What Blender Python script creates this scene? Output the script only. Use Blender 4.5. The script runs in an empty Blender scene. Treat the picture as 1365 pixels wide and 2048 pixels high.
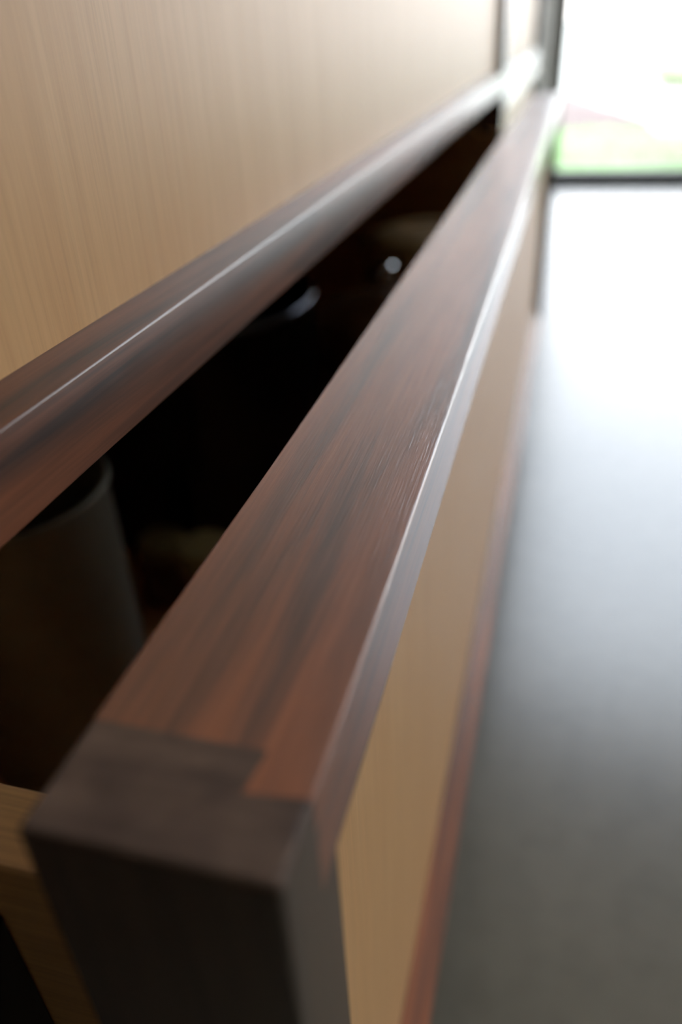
import bpy, bmesh, math, random
from mathutils import Matrix, Vector

# ------------------------------------------------------------------ camera
S = bpy.context.scene
COL = S.collection
EYE = 0.4425                      # lens height above the floor (metres)
cam_d = bpy.data.cameras.new('camera')
cam = bpy.data.objects.new('camera', cam_d)
COL.objects.link(cam)
cam_d.sensor_fit = 'VERTICAL'
cam_d.sensor_height = 22.3
cam_d.sensor_width = 14.9
cam_d.lens = 1554.58 / 2048 * 22.3
cam_d.clip_start = 0.01
cam_d.clip_end = 300
RX = Vector((0.96467901, 0.25923591, -0.04680971))
RY = Vector((0.09901497, -0.52148869, -0.84749371))
RZ = Vector((-0.24411154, 0.81292453, -0.52873743))
M = Matrix.Identity(4)
for i in range(3):
    M[i][0], M[i][1], M[i][2] = RX[i], -RY[i], -RZ[i]
M[2][3] = EYE
cam.matrix_world = M
cam_d.dof.use_dof = True
cam_d.dof.focus_distance = 0.1555
cam_d.dof.aperture_fstop = 3.9
cam_d.dof.aperture_blades = 0
S.camera = cam

# ------------------------------------------------------------------ sky and exposure
W = bpy.data.worlds.new('overcast_sky')
S.world = W
W.use_nodes = True
nt = W.node_tree
nt.nodes.clear()
wo = nt.nodes.new('ShaderNodeOutputWorld')
bg = nt.nodes.new('ShaderNodeBackground')
tc = nt.nodes.new('ShaderNodeTexCoord')
sp = nt.nodes.new('ShaderNodeSeparateXYZ')
rp = nt.nodes.new('ShaderNodeValToRGB')
rp.color_ramp.elements[0].position = 0.0
rp.color_ramp.elements[0].color = (1.0, 0.99, 0.97, 1)
rp.color_ramp.elements[1].position = 0.5
rp.color_ramp.elements[1].color = (0.78, 0.88, 1.0, 1)
nt.links.new(tc.outputs['Generated'], sp.inputs[0])
nt.links.new(sp.outputs['Z'], rp.inputs[0])
nt.links.new(rp.outputs[0], bg.inputs['Color'])
bg.inputs['Strength'].default_value = 7.0
nt.links.new(bg.outputs[0], wo.inputs[0])
S.view_settings.view_transform = 'Standard'
S.view_settings.look = 'None'
S.view_settings.exposure = 0.15
S.view_settings.gamma = 1.0
S.view_settings.use_curve_mapping = False

rnd = random.Random(7)

# ------------------------------------------------------------------ materials
def srgb(r, g, b):
    f = lambda c: (c / 255 / 12.92) if c / 255 <= 0.04045 else ((c / 255 + 0.055) / 1.055) ** 2.4
    return (f(r), f(g), f(b), 1)

def new_mat(name):
    m = bpy.data.materials.new(name)
    m.use_nodes = True
    n = m.node_tree.nodes
    l = m.node_tree.links
    return m, n, l, n['Principled BSDF']

def plain(name, col, rough=0.5, metal=0.0, noise=0.12, scale=40.0, spec=0.5):
    m, n, l, b = new_mat(name)
    t = n.new('ShaderNodeTexCoord')
    no = n.new('ShaderNodeTexNoise')
    no.inputs['Scale'].default_value = scale
    no.inputs['Detail'].default_value = 4
    l.new(t.outputs['Object'], no.inputs['Vector'])
    r = n.new('ShaderNodeValToRGB')
    r.color_ramp.elements[0].position = 0.3
    r.color_ramp.elements[1].position = 0.7
    r.color_ramp.elements[0].color = tuple(c * (1 - noise) for c in col[:3]) + (1,)
    r.color_ramp.elements[1].color = tuple(min(1, c * (1 + noise)) for c in col[:3]) + (1,)
    l.new(no.outputs[0], r.inputs[0])
    l.new(r.outputs[0], b.inputs['Base Color'])
    b.inputs['Roughness'].default_value = rough
    b.inputs['Metallic'].default_value = metal
    b.inputs['Specular IOR Level'].default_value = spec
    return m

def wood(name, axis, light, mid, dark, seed, fig=1.0, stretch=0.05, rough=0.45, streak=0.5, spec=0.22, bump=0.15, fibre=0.7, coat=1.0, tilt=0.0, crough=0.25, coat_grain=False):
    """sawn wood with the grain along `axis`: broad figure, dark streaks, fine fibres and pores"""
    m, n, l, b = new_mat(name)
    t = n.new('ShaderNodeTexCoord')
    def mapped(st, off):
        mp = n.new('ShaderNodeMapping')
        sc = [1, 1, 1]
        sc[axis] = st
        mp.inputs['Scale'].default_value = sc
        mp.inputs['Rotation'].default_value = (0.0, 0.0, tilt)
        mp.inputs['Location'].default_value = (seed * 1.37 + off, seed * 0.71 - off, seed * 2.13 + off)
        l.new(t.outputs['Object'], mp.inputs['Vector'])
        return mp
    def noise(mp, scale, detail, dist=0.0, rough_=0.55):
        no = n.new('ShaderNodeTexNoise')
        no.inputs['Scale'].default_value = scale
        no.inputs['Detail'].default_value = detail
        no.inputs['Roughness'].default_value = rough_
        no.inputs['Distortion'].default_value = dist
        l.new(mp.outputs[0], no.inputs['Vector'])
        return no
    a = noise(mapped(stretch * 2, 0.0), 55 * fig, 3, 0.3)
    r1 = n.new('ShaderNodeValToRGB')
    r1.color_ramp.elements[0].position = 0.33
    r1.color_ramp.elements[0].color = mid
    r1.color_ramp.elements[1].position = 0.66
    r1.color_ramp.elements[1].color = light
    l.new(a.outputs[0], r1.inputs[0])
    s = noise(mapped(stretch, 3.1), 92 * fig, 5, 0.5, 0.6)
    r2 = n.new('ShaderNodeValToRGB')
    r2.color_ramp.elements[0].position = 0.46
    r2.color_ramp.elements[0].color = (0, 0, 0, 1)
    r2.color_ramp.elements[1].position = 0.68
    r2.color_ramp.elements[1].color = (streak, streak, streak, 1)
    l.new(s.outputs[0], r2.inputs[0])
    mx = n.new('ShaderNodeMix'); mx.data_type = 'RGBA'
    l.new(r2.outputs[0], mx.inputs['Factor'])
    l.new(r1.outputs[0], mx.inputs['A'])
    mx.inputs['B'].default_value = dark
    fb = noise(mapped(0.03, 7.7), 900, 3, 0.0, 0.7)
    r3 = n.new('ShaderNodeValToRGB')
    r3.color_ramp.elements[0].position = 0.3
    r3.color_ramp.elements[0].color = (0.72, 0.72, 0.72, 1)
    r3.color_ramp.elements[1].position = 0.6
    r3.color_ramp.elements[1].color = (1.06, 1.06, 1.06, 1)
    l.new(fb.outputs[0], r3.inputs[0])
    mu = n.new('ShaderNodeMix'); mu.data_type = 'RGBA'; mu.blend_type = 'MULTIPLY'
    mu.inputs['Factor'].default_value = fibre
    l.new(mx.outputs['Result'], mu.inputs['A'])
    l.new(r3.outputs[0], mu.inputs['B'])
    l.new(mu.outputs['Result'], b.inputs['Base Color'])
    bp = n.new('ShaderNodeBump')
    bp.inputs['Strength'].default_value = bump
    bp.inputs['Distance'].default_value = 0.00013 if coat_grain else 0.0002
    pores = noise(mapped(0.03, 5.3), 2400, 2, 0.0, 0.6) if coat_grain else fb
    l.new(pores.outputs[0], bp.inputs['Height'])
    l.new(bp.outputs[0], b.inputs['Normal'])
    if coat_grain:
        l.new(bp.outputs[0], b.inputs['Coat Normal'])
    b.inputs['Roughness'].default_value = rough
    b.inputs['Specular IOR Level'].default_value = spec
    b.inputs['Coat Weight'].default_value = coat
    b.inputs['Coat Roughness'].default_value = crough
    return m

WL, WM, WD = srgb(182, 106, 68), srgb(144, 86, 60), srgb(64, 54, 51)
WAL_Y = [wood('walnut_lengthwise_%d' % k, 1, WL, WM, WD, 11.3 * k + 1, streak=0.85, tilt=0.02, coat=(0.4, 0.4, 1.0)[k], crough=0.24, spec=0.6, rough=(0.55, 0.55, 0.5)[k], bump=(0.15, 0.15, 0.6)[k], coat_grain=(k == 2)) for k in range(3)]
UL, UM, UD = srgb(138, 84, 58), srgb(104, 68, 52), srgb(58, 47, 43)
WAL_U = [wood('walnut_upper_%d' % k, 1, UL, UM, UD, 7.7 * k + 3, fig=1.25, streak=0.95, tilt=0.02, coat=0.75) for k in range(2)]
WAL_Z = wood('walnut_upright', 2, srgb(92, 69, 54), srgb(74, 56, 46), srgb(52, 42, 38), 5.2, streak=0.7)
WAL_END = wood('walnut_end_grain', 0, srgb(118, 96, 84), srgb(94, 76, 68), srgb(76, 62, 58), 9.9, fig=1.6, stretch=0.5, rough=0.5, streak=0.8, coat=0.4)
MAPLE = wood('maple_veneer', 2, srgb(217, 170, 119), srgb(212, 163, 112), srgb(199, 147, 100), 2.4, fig=2.6, stretch=0.03, rough=0.42, streak=0.2, bump=0.04, fibre=0.3, coat=0.0, spec=0.22)
MAPLE_X = wood('maple_drawer_side', 0, srgb(222, 166, 108), srgb(214, 156, 100), srgb(196, 138, 88), 3.4, fig=1.2, rough=0.5, streak=0.3)
CARC = plain('maple_carcass', srgb(190, 158, 118), 0.55)
BLACKM = plain('black_steel_slide', srgb(22, 21, 20), 0.6)
DARKBASE = plain('dark_toe_kick', srgb(40, 36, 34), 0.6)

# ------------------------------------------------------------------ mesh helpers
def prism(bm, poly, axis, a0, a1):
    """extrude a polygon, given in the two other axes in order, along axis from a0 to a1"""
    def pt(p, a):
        q = list(p)
        q.insert(axis, a)
        return bm.verts.new(q)
    lo = [pt(p, a0) for p in poly]
    hi = [pt(p, a1) for p in poly]
    k = len(poly)
    fs = [bm.faces.new(lo), bm.faces.new(hi)]
    for i in range(k):
        fs.append(bm.faces.new((lo[i], lo[(i + 1) % k], hi[(i + 1) % k], hi[i])))
    return fs

def box(bm, x0, x1, y0, y1, z0, z1):
    return prism(bm, [(y0, z0), (y1, z0), (y1, z1), (y0, z1)], 0, x0, x1)

def soften(bm, width, seg=2, pick=None):
    bmesh.ops.recalc_face_normals(bm, faces=bm.faces)
    es = [e for e in bm.edges if len(e.link_faces) == 2 and e.calc_face_angle(0) > 0.35 and (pick is None or pick(e))]
    if es:
        bmesh.ops.bevel(bm, geom=es, offset=width, segments=seg, profile=0.5, affect='EDGES', clamp_overlap=True)

def lathe(bm, prof, cx=0, cy=0, seg=48):
    rings = []
    for r, z in prof:
        if r < 1e-6:
            rings.append([bm.verts.new((cx, cy, z))])
        else:
            rings.append([bm.verts.new((cx + r * math.cos(2 * math.pi * i / seg), cy + r * math.sin(2 * math.pi * i / seg), z)) for i in range(seg)])
    for a, b in zip(rings, rings[1:]):
        for i in range(seg):
            j = (i + 1) % seg
            if len(a) == 1 and len(b) == 1:
                continue
            if len(a) == 1:
                bm.faces.new((a[0], b[j], b[i]))
            elif len(b) == 1:
                bm.faces.new((a[i], a[j], b[0]))
            else:
                bm.faces.new((a[i], a[j], b[j], b[i]))

def tube(bm, pts, r, seg=12):
    pts = [Vector(p) for p in pts]
    rings = []
    for i, p in enumerate(pts):
        d = (pts[min(i + 1, len(pts) - 1)] - pts[max(i - 1, 0)]).normalized()
        u = d.cross(Vector((0, 0, 1)))
        if u.length < 1e-3:
            u = d.cross(Vector((0, 1, 0)))
        u.normalize()
        v = d.cross(u)
        rings.append([bm.verts.new(p + r * (math.cos(2 * math.pi * k / seg) * u + math.sin(2 * math.pi * k / seg) * v)) for k in range(seg)])
    for a, b in zip(rings, rings[1:]):
        for k in range(seg):
            bm.faces.new((a[k], a[(k + 1) % seg], b[(k + 1) % seg], b[k]))
    bm.faces.new(rings[0])
    bm.faces.new(rings[-1])

def obj(name, bm, mat, parent=None, smooth=False, kind=None, loc=None):
    bmesh.ops.recalc_face_normals(bm, faces=bm.faces)
    me = bpy.data.meshes.new(name)
    bm.to_mesh(me)
    bm.free()
    if smooth:
        for p in me.polygons:
            p.use_smooth = True
        me.set_sharp_from_angle(angle=0.7)
    me.materials.append(mat)
    o = bpy.data.objects.new(name, me)
    COL.objects.link(o)
    if parent:
        o.parent = parent
    if loc:
        o.location = loc
    if kind:
        o['kind'] = kind
    return o

def tag(o, label, cat, group=None):
    o['label'] = label
    o['category'] = cat
    if group:
        o['group'] = group
    return o

def thing(name, loc, label, cat, group=None):
    o = bpy.data.objects.new(name, None)
    o.empty_display_size = 0.1
    COL.objects.link(o)
    o.location = loc
    return tag(o, label, cat, group)

def BM():
    return bmesh.new()

# ------------------------------------------------------------------ room shell (floor at z = 0)
YW = 2.66            # inside face of the window wall
XL = -0.74           # wall behind the cabinets
XR = 7.0
YB = -3.6
ZC = 2.5

def concrete():
    m, n, l, b = new_mat('polished_concrete')
    t = n.new('ShaderNodeTexCoord')
    n1 = n.new('ShaderNodeTexNoise'); n1.inputs['Scale'].default_value = 5.0; n1.inputs['Detail'].default_value = 6
    n2 = n.new('ShaderNodeTexNoise'); n2.inputs['Scale'].default_value = 38; n2.inputs['Detail'].default_value = 4
    l.new(t.outputs['Object'], n1.inputs['Vector']); l.new(t.outputs['Object'], n2.inputs['Vector'])
    r = n.new('ShaderNodeValToRGB')
    r.color_ramp.elements[0].position = 0.3; r.color_ramp.elements[0].color = srgb(104, 97, 84)
    r.color_ramp.elements[1].position = 0.7; r.color_ramp.elements[1].color = srgb(130, 121, 107)
    l.new(n1.outputs[0], r.inputs[0])
    r2 = n.new('ShaderNodeValToRGB')
    r2.color_ramp.elements[0].position = 0.33; r2.color_ramp.elements[0].color = (0.8, 0.8, 0.8, 1)
    r2.color_ramp.elements[1].position = 0.55; r2.color_ramp.elements[1].color = (1, 1, 1, 1)
    l.new(n2.outputs[0], r2.inputs[0])
    mu = n.new('ShaderNodeMix'); mu.data_type = 'RGBA'; mu.blend_type = 'MULTIPLY'; mu.inputs['Factor'].default_value = 0.5
    l.new(r.outputs[0], mu.inputs['A']); l.new(r2.outputs[0], mu.inputs['B'])
    l.new(mu.outputs['Result'], b.inputs['Base Color'])
    b.inputs['Roughness'].default_value = 0.27
    b.inputs['Specular IOR Level'].default_value = 1.0
    return m

CONC = concrete()
PAINT = plain('grey_wall_paint', srgb(72, 68, 62), 0.7, scale=8, noise=0.03)
CEILM = plain('pale_ceiling_paint', srgb(205, 200, 190), 0.8, scale=8, noise=0.03)
PIER = plain('taupe_wall_paint', srgb(122, 112, 100), 0.75, scale=8, noise=0.03)
FRAME = plain('dark_window_sill', srgb(58, 62, 62), 0.4, metal=0.3)
JAMB = plain('grey_window_frame', srgb(160, 152, 140), 0.5)

bm = BM(); box(bm, XL - 0.1, XR + 0.1, YB - 0.1, YW + 0.1, -0.12, 0); obj('floor', bm, CONC, kind='structure')
bm = BM(); box(bm, XL - 0.1, XR + 0.1, YB - 0.1, YW + 0.1, ZC, ZC + 0.1); obj('ceiling', bm, CEILM, kind='structure')
bm = BM(); box(bm, XL - 0.1, XL, YB, YW, 0, ZC); obj('wall_left', bm, PAINT, kind='structure')
bm = BM(); box(bm, XR, XR + 0.1, YB, YW, 0, ZC); obj('wall_right', bm, CEILM, kind='structure')
bm = BM(); box(bm, XL - 0.1, XR + 0.1, YB - 0.1, YB, 0, ZC); obj('wall_back', bm, PAINT, kind='structure')
# window wall, with one opening down to the floor
WX0, WX1, WZ = -0.075, 6.3, 2.3
bm = BM()
box(bm, XL - 0.1, WX0, YW, YW + 0.1, 0, ZC)
box(bm, WX1, XR + 0.1, YW, YW + 0.1, 0, ZC)
box(bm, WX0, WX1, YW, YW + 0.1, WZ, ZC)
obj('wall_front', bm, PAINT, kind='structure')
# short return of wall between the last cabinet and the window
CY2 = 1.783
bm = BM(); box(bm, XL, -0.0857, CY2 + 0.075, YW, 0, ZC); soften(bm, 0.003)
obj('wall_corner', bm, PIER, kind='structure')

# window: sill, jambs, mullion, head and two panes
bm = BM()
box(bm, WX0, WX1, YW + 0.01, YW + 0.07, 0.0, 0.034)
soften(bm, 0.003)
win = obj('window_1', bm, FRAME, kind='structure')
bm = BM(); box(bm, WX0, WX0 + 0.024, YW + 0.01, YW + 0.07, 0.034, WZ - 0.04); soften(bm, 0.003); obj('jamb', bm, JAMB, win)
bm = BM(); box(bm, WX1 - 0.024, WX1, YW + 0.01, YW + 0.07, 0.034, WZ - 0.04); soften(bm, 0.003); obj('jamb', bm, JAMB, win)
bm = BM(); box(bm, WX0, WX1, YW + 0.01, YW + 0.07, WZ - 0.04, WZ); soften(bm, 0.003); obj('head', bm, JAMB, win)
MULL = (1.4, 3.0, 4.6)
for x in MULL:
    bm = BM(); box(bm, x, x + 0.04, YW + 0.01, YW + 0.07, 0.034, WZ - 0.04); soften(bm, 0.003); obj('mullion', bm, JAMB, win)
gm = bpy.data.materials.new('window_glass'); gm.use_nodes = True
n = gm.node_tree.nodes; l = gm.node_tree.links; n.clear()
go = n.new('ShaderNodeOutputMaterial'); gx = n.new('ShaderNodeMixShader')
gt = n.new('ShaderNodeBsdfTransparent'); gg = n.new('ShaderNodeBsdfGlossy'); gf = n.new('ShaderNodeFresnel')
gt.inputs['Color'].default_value = (0.97, 0.97, 0.97, 1)
gg.inputs['Roughness'].default_value = 0.02
gf.inputs['IOR'].default_value = 1.35
l.new(gf.outputs[0], gx.inputs[0]); l.new(gt.outputs[0], gx.inputs[1]); l.new(gg.outputs[0], gx.inputs[2]); l.new(gx.outputs[0], go.inputs[0])
for x0, x1 in zip((WX0 + 0.024,) + tuple(x + 0.04 for x in MULL), MULL + (WX1 - 0.024,)):
    bm = BM(); box(bm, x0, x1, YW + 0.037, YW + 0.043, 0.034, WZ - 0.04); obj('pane', bm, gm, win)

# ------------------------------------------------------------------ outside
GRASSB = plain('lawn_soil', srgb(176, 192, 150), 0.9, scale=3)
GRASSM = plain('grass_blades', srgb(190, 216, 170), 0.7, scale=5, noise=0.2)
MULCH = plain('bark_mulch', srgb(113, 97, 91), 0.95, scale=30, noise=0.35)
GRAVEL = plain('pale_gravel', srgb(205, 203, 192), 0.9, scale=20)
LEAF = plain('shrub_leaves', srgb(188, 194, 162), 0.6, scale=4, noise=0.25)
STEM = plain('shrub_stems', srgb(96, 78, 60), 0.8)
bm = BM(); box(bm, -14, 22, YW + 0.1, 4.12, -0.14, -0.03); obj('lawn', bm, GRASSB, kind='structure')
bm = BM(); box(bm, -40, 50, 4.12, 90, -0.16, -0.05); obj('gravel_ground', bm, GRAVEL, kind='structure')
me = bpy.data.meshes.new('grass')
vs, fs = [], []
for k in range(22000):
    x = rnd.uniform(-1.2, 3.2); y = rnd.uniform(YW + 0.13, 4.12)
    a = rnd.uniform(0, 6.28); w = rnd.uniform(0.002, 0.004); hh = rnd.uniform(0.02, 0.045)
    dx, dy = math.cos(a) * w, math.sin(a) * w
    i = len(vs)
    vs += [(x - dx, y - dy, -0.032), (x + dx, y + dy, -0.032), (x + rnd.uniform(-.02, .02), y + rnd.uniform(-.02, .02), -0.03 + hh)]
    fs.append((i, i + 1, i + 2))
me.from_pydata(vs, [], fs)
me.materials.append(GRASSM)
gr = bpy.data.objects.new('grass', me); COL.objects.link(gr)
gr['kind'] = 'stuff'; tag(gr, 'pale green mown grass outside the window', 'grass')
# mulch bank, falling away to the right
bm = BM()
nx, ny = 40, 16
grid = []
for i in range(nx + 1):
    row = []
    for j in range(ny + 1):
        x = -2.6 + 2.96 * i / nx
        y = 4.13 + j / ny * (0.7 + 1.7 * min(1, max(0, (0.36 - x) / 0.4)))
        t = math.sin(math.pi * j / ny) * min(1, 3.2 * (1 - i / nx)) ** 0.8
        row.append(bm.verts.new((x, y, -0.045 + 0.10 * t + (rnd.uniform(-.012, .012) if 0 < j < ny else -0.02))))
    grid.append(row)
for i in range(nx):
    for j in range(ny):
        bm.faces.new((grid[i][j], grid[i + 1][j], grid[i + 1][j + 1], grid[i][j + 1]))
mb = obj('mulch_bed', bm, MULCH, kind='structure')

def shrub(x, y, rx, rz, leaves, label):
    t = thing('shrub', (x, y, -0.05), label, 'shrub', 'shrubs outside the window')
    me = bpy.data.meshes.new('foliage'); vs, fs = [], []
    for k in range(leaves):
        th = rnd.uniform(0, 6.283); u = rnd.uniform(-0.9, 1); r = rnd.uniform(0.6, 1) ** 0.5
        q = math.sqrt(1 - u * u)
        c = Vector((rx * r * q * math.cos(th), rx * r * q * math.sin(th), rz * (1.05 + r * u)))
        d = Vector((rnd.gauss(0, 1), rnd.gauss(0, 1), rnd.gauss(0, 1))).normalized()
        e = d.orthogonal().normalized()
        L, w = rnd.uniform(.02, .04), rnd.uniform(.008, .015)
        i = len(vs)
        vs += [c - d * L, c + e * w, c + d * L, c - e * w]
        fs.append((i, i + 1, i + 2, i + 3))
    me.from_pydata(vs, [], fs); me.materials.append(LEAF)
    f = bpy.data.objects.new('foliage', me); COL.objects.link(f); f.parent = t; f['kind'] = 'stuff'
    bm = BM()
    for k in range(6):
        a = k * 1.05
        tube(bm, [(0.02 * math.cos(a), 0.02 * math.sin(a), 0), (rx * .3 * math.cos(a), rx * .3 * math.sin(a), rz * .7), (rx * .55 * math.cos(a), rx * .55 * math.sin(a), rz * 1.4)], 0.008, 6)
    obj('stem', bm, STEM, t)
    return t
shrub(0.84, 6.9, 0.36, 0.09, 2600, 'pale green leafy shrub on the right behind the lawn outside')

# ------------------------------------------------------------------ cabinets
XC = -0.0857          # front plane of the closed drawers
TH = 0.032            # thickness of a drawer front
RAIL = 0.018
DEP = 0.0095          # how far the panel sits back in its frame
def z_(v):            # heights measured from the lens, turned into heights above the floor
    return v + EYE
Z_LB, Z_LT = z_(-0.342), z_(-0.075)        # lower drawer front
Z_UB, Z_UT = z_(-0.0711), z_(0.197)        # upper drawer front
GRP = 'maple drawer cabinets with walnut frames in a row'

def drawer_front(par, xa, y0, y1, zb, zt, ledge, mats, joint=False, flat=RAIL):
    """walnut frame of 18 mm strips round a recessed maple panel; xa is the outer face"""
    xb, xp = xa - TH, xa - DEP
    r = RAIL
    s0, s1 = y0 + r, y1 - r
    mt, mb_, ms = mats
    jy = y0 + 0.0170
    # top rail
    bm = BM()
    prof = [(xa, zt), (xa, zt - r), (xp, zt - r - ledge), (xp - 0.008, zt - r - ledge), (xb, zt - r - ledge), (xb, zt)]
    if joint:
        # the rail tongue reaches forward along the face beside the end grain of the stile
        prism(bm, [(x, z) for x, z in prof], 1, jy, y1 - 0.017)
        tz0, tz1 = zt - r, zt
        prism(bm, [(xa - 0.0085, jy - 0.0065), (xa, jy - 0.0055), (xa, jy), (xa - 0.0075, jy)], 2, tz0, tz1)
        soften(bm, 0.0005, 4, lambda e: all(abs(v.co.x - xa) < 1e-6 and abs(v.co.z - zt) < 1e-6 for v in e.verts) or all(abs(v.co.x - xb) < 1e-6 and abs(v.co.z - zt) < 1e-6 for v in e.verts))
    else:
        prism(bm, prof, 1, s0, s1)
        soften(bm, 0.0006, 2)
    tr = obj('top_rail', bm, mt, par)
    # bottom rail
    bm = BM()
    prof = [(xa, zb), (xa, zb + flat), (xp, zb + r + ledge), (xb, zb + r + ledge), (xb, zb)]
    prism(bm, prof, 1, s0, s1)
    soften(bm, 0.00035, 4, lambda e: all(abs(v.co.x - xa) < 1e-6 for v in e.verts))
    obj('bottom_rail', bm, mb_, par)
    # stiles
    for k, (ya, yb) in enumerate(((y0, s0), (y1, s1))):
        bm = BM()
        sg = 1 if yb > ya else -1
        top = zt - r if (joint and k == 0) else zt
        plan = [(xa, ya), (xa, yb), (xp, yb + sg * ledge), (xb, yb + sg * ledge), (xb, ya)]
        prism(bm, plan, 2, zb, top)
        if joint and k == 0:
            prism(bm, [(xa, ya), (xa, jy - 0.0055), (xa - 0.0085, jy - 0.0065), (xa - 0.0075, jy), (xb, jy), (xb, ya)], 2, top, zt)
            bmesh.ops.recalc_face_normals(bm, faces=bm.faces)
            soften(bm, 0.0009, 3, lambda e: (all(abs(v.co.y - ya) < 1e-6 for v in e.verts) and not all(abs(v.co.z - top) < 1e-6 for v in e.verts)) or all(abs(v.co.z - zt) < 1e-6 and abs(v.co.x - xb) < 1e-6 for v in e.verts) or all(abs(v.co.z - zt) < 1e-6 and abs(v.co.x - xa) < 1e-6 for v in e.verts))
        else:
            soften(bm, 0.0008, 2, lambda e: all(abs(v.co.y - ya) < 1e-6 for v in e.verts) or all(abs(v.co.x - xa) < 1e-6 for v in e.verts))
        st = obj('stile', bm, ms, par)
        if joint and k == 0:
            st.data.materials.append(WAL_END)
            for p in st.data.polygons:
                if p.normal.z > 0.5:
                    p.material_index = 1
    # panel
    bm = BM()
    box(bm, xp - 0.008, xp, s0 + ledge, s1 - ledge, zb + r + ledge, zt - r - ledge)
    obj('panel', bm, MAPLE, par)

def drawer_box(name, par, xfront, y0, y1, z0, ztop, depth):
    """the tray: two sides, back and bottom in one mesh"""
    bm = BM()
    t = 0.015
    box(bm, xfront - depth, xfront, y0, y0 + t, z0, ztop)
    box(bm, xfront - depth, xfront, y1 - t, y1, z0, ztop)
    box(bm, xfront - depth, xfront - depth + t, y0 + t, y1 - t, z0, ztop)
    box(bm, xfront - depth + t, xfront, y0 + t, y1 - t, z0 + 0.004, z0 + 0.012)
    soften(bm, 0.0006, 1)
    return obj(name, bm, MAPLE_X, par)

def cabinet(y0, y1, open_x, label, near_shade):
    c = thing('cabinet', (0, 0, 0), label, 'cabinet', GRP)
    xk = XC - TH - 0.002                  # front edge of the carcass
    xr = XL + 0.005
    ztop = Z_UT + 0.002
    zbot = Z_LB + 0.002
    for a, b in ((y0 - (0.0136 if near_shade else 0.0015), y0 + 0.003), (y1 - 0.003, y1 + 0.0012)):
        bm = BM(); box(bm, xr, xk, a, b, zbot, ztop); obj('side_panel', bm, CARC, c)
    bm = BM(); box(bm, xr, xk, y0 + 0.003, y1 - 0.003, zbot, zbot + 0.004); obj('bottom_panel', bm, CARC, c)
    bm = BM(); box(bm, xr, xr + 0.006, y0 + 0.003, y1 - 0.003, zbot + 0.004, ztop); obj('back_panel', bm, CARC, c)
    bm = BM(); box(bm, xr + 0.006, xk, y0 + 0.003, y1 - 0.003, Z_UB + 0.012, Z_UB + 0.028); obj('divider', bm, CARC, c)
    bm = BM(); box(bm, xr, xk - 0.05, y0 - 0.0015, y1 + 0.0012, 0, zbot); obj('toe_kick', bm, DARKBASE, c)
    if near_shade:  # out-of-view stile, added to keep the open drawer's near side in shade
        bm = BM(); box(bm, XC - TH, XC, y0 - 0.10, y0 - 0.003, Z_LB, Z_UT); soften(bm, 0.0008)
        obj('shade_stile', bm, WAL_Z, c)
        bm = BM(); box(bm, xr, xk, y0 - 0.10, y0 - 0.08, 0, ztop); obj('end_panel', bm, CARC, c)
    # upper drawer, shut
    bx = XC - TH
    d = drawer_box('drawer', c, bx, y0 + 0.015, y1 - 0.015, Z_UB + 0.032, Z_UT - 0.05, 0.50)
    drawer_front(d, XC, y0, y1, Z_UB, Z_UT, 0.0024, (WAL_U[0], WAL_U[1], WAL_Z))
    # lower drawer
    xa = XC + open_x
    d2 = drawer_box('drawer', c, xa - TH, y0 + 0.015, y1 - 0.015, z_(-0.334), z_(-0.113), 0.50)
    if open_x:
        for ya in (y0 + 0.0034, y1 - 0.0149):
            bm = BM(); box(bm, xa - TH - 0.50, XC + 0.0035, ya, ya + 0.0115, z_(-0.176), z_(-0.127)); soften(bm, 0.001)
            obj('slide', bm, BLACKM, d2)
    drawer_front(d2, xa, y0, y1, Z_LB, Z_LT, 0.0038, (WAL_Y[2], WAL_Y[0], WAL_Z), joint=True, flat=0.004)
    return c, d, d2

Y0, Y1 = 0.0430, 1.047
cA, uA, lA = cabinet(Y0, Y1, 0.0642, 'maple and walnut cabinet nearest the camera with its deep lower drawer pulled open', True)
lA['label'] = 'drawer pulled open, with a walnut framed maple front'
cB, uB, lB = cabinet(1.0502, CY2, 0.0, 'closed maple and walnut cabinet at the far end, next to the window', False)

WT = plain('stone_worktop', srgb(96, 94, 92), 0.35)
bm = BM(); box(bm, XL + 0.003, XC + 0.02, Y0 - 0.11, CY2 + 0.002, Z_UT + 0.002, Z_UT + 0.034); soften(bm, 0.002)
tag(obj('worktop', bm, WT), 'grey worktop slab lying along the tops of the maple cabinets', 'worktop')

# ------------------------------------------------------------------ what lies in the open drawer
ZB = z_(-0.334) + 0.0123
STEEL = plain('matt_grey_metal', srgb(150, 145, 126), 0.42, metal=0.35, scale=90, noise=0.06)
CHROME = plain('bright_steel', srgb(225, 225, 228), 0.06, metal=1.0, noise=0.02)
BLACKR = plain('black_rolled_rim', srgb(135, 138, 150), 0.15, metal=1.0, noise=0.05)
BLACKE = plain('black_enamel', srgb(18, 17, 17), 0.22, noise=0.1)
BROWN = plain('brown_glaze', srgb(120, 84, 52), 0.3, scale=30)
BOWLM = plain('pale_turned_wood', srgb(214, 178, 124), 0.5, scale=50)
TAN = plain('tan_wood', srgb(156, 134, 84), 0.5, scale=50)

def can_prof(r, hgt, t=0.0012, lip=0.0018):
    return [(0, 0), (r - 0.003, 0), (r, 0.003), (r, hgt - 0.004), (r + lip, hgt - 0.002), (r + lip, hgt), (r + lip - 0.001, hgt + 0.0008), (r - t, hgt), (r - t, 0.004), (0, 0.003)]

rz = z_(-0.165)
bm = BM(); lathe(bm, can_prof(0.0445, rz - ZB), seg=64)
t = thing('canister', (-0.2283, 0.2445, ZB), 'tall grey metal canister standing in the near end of the open drawer', 'canister')
obj('body', bm, STEEL, t, smooth=True)

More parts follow.
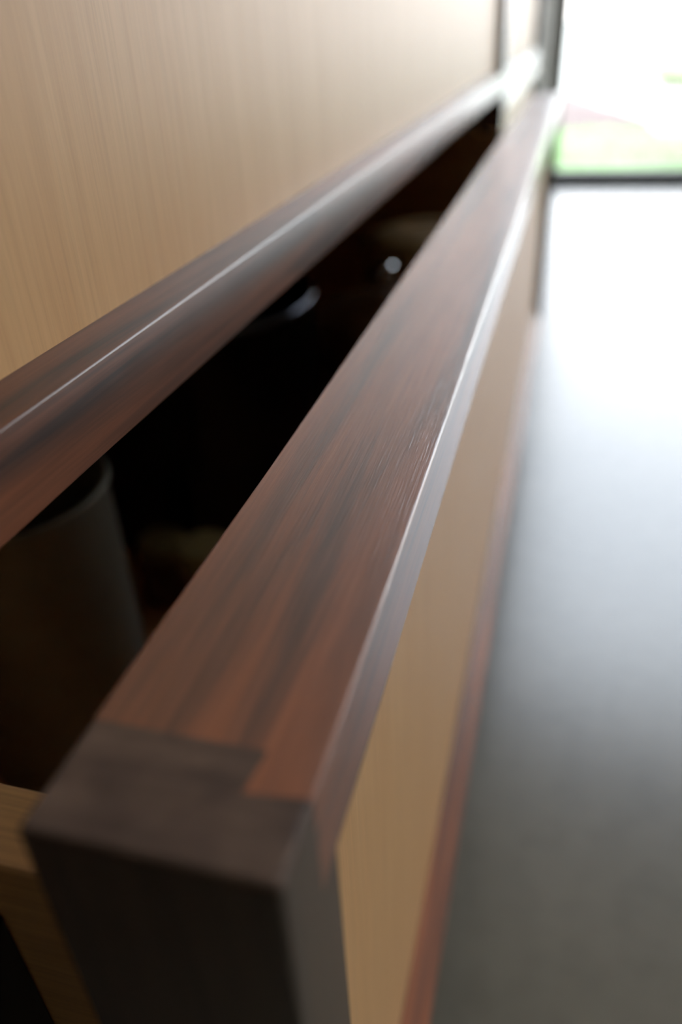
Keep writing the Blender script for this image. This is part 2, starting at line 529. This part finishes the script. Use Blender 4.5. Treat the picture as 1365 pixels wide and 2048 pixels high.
# black stock pot
t = thing('stock_pot', (-0.276, 0.515, ZB), 'glossy black stock pot standing in the middle of the open drawer', 'pot')
H = z_(-0.165) - ZB
bm = BM(); lathe(bm, can_prof(0.105, H, 0.002, 0.001), seg=72); obj('body', bm, BLACKE, t, smooth=True)
bm = BM(); lathe(bm, [(0.1045 + 0.0024 * math.cos(a * math.pi / 6), H + 0.002 + 0.0024 * math.sin(a * math.pi / 6)) for a in range(-4, 11)], seg=72); obj('rim', bm, BLACKR, t, smooth=True)
for sy in (-1, 1):
    bm = BM()
    tube(bm, [(-0.03, sy * 0.104, H - 0.03), (-0.028, sy * 0.122, H - 0.028), (-0.018, sy * 0.132, H - 0.026), (0.018, sy * 0.132, H - 0.026), (0.028, sy * 0.122, H - 0.028), (0.03, sy * 0.104, H - 0.03)], 0.004)
    obj('handle', bm, BLACKE, t, smooth=True)

# brown lidded pot with a steel knob
t = thing('lidded_pot', (-0.1405, 0.627, ZB), 'brown lidded pot with a small shiny knob, behind the black stock pot', 'pot')
bm = BM(); lathe(bm, [(0, 0), (0.05, 0), (0.056, 0.006), (0.058, 0.112), (0.060, 0.116), (0.055, 0.117), (0.052, 0.01), (0, 0.007)], seg=64); obj('body', bm, BROWN, t, smooth=True)
bm = BM(); lathe(bm, [(0, 0.134), (0.025, 0.131), (0.05, 0.123), (0.059, 0.1175), (0.055, 0.1175), (0.025, 0.127), (0, 0.130)], seg=64)
lid = obj('lid', bm, BROWN, t, smooth=True)
bm = BM(); lathe(bm, [(0, 0.1335), (0.005, 0.1335), (0.005, 0.139), (0.0095, 0.1425), (0.0125, 0.148), (0.0115, 0.154), (0.007, 0.158), (0, 0.1595)], seg=32); obj('knob', bm, CHROME, lid, smooth=True)

# pale tan crock, domed top
bm = BM()
lathe(bm, [(0.055, 0), (0.067, 0.01), (0.072, 0.06), (0.073, 0.118), (0.071, 0.134), (0.066, 0.143), (0.05, 0.150), (0.03, 0.152), (0.029, 0.149), (0, 0.149)], seg=64)
lathe(bm, [(0.055, 0), (0, 0)], seg=64)
tag(obj('crock', bm, BOWLM, smooth=True, loc=(-0.1265, 0.788, ZB)), 'pale tan crock with a rounded top, behind the brown pot with the shiny knob', 'crock')

# two small jars with wooden lids between canister and drawer front
def jar(x, y, r, hgt, label):
    t = thing('jar', (x, y, ZB), label, 'jar', 'small wooden lidded jars in the open drawer')
    bm = BM(); lathe(bm, [(0, 0), (r * .92, 0), (r, .004), (r, hgt * .72), (r * .86, hgt * .8), (0, hgt * .8)], seg=40); obj('body', bm, BROWN, t, smooth=True)
    bm = BM(); lathe(bm, [(0, hgt * .8), (r * .96, hgt * .8), (r * 1.02, hgt * .84), (r * 1.02, hgt * .95), (r * .9, hgt), (0, hgt)], seg=40); obj('lid', bm, TAN, t, smooth=True)
jar(-0.186, 0.338, 0.017, 0.07, 'small jar with a round tan lid standing beside the open drawer front')
jar(-0.235, 0.372, 0.016, 0.045, 'smaller low jar with a tan lid partly hidden behind the metal canister')
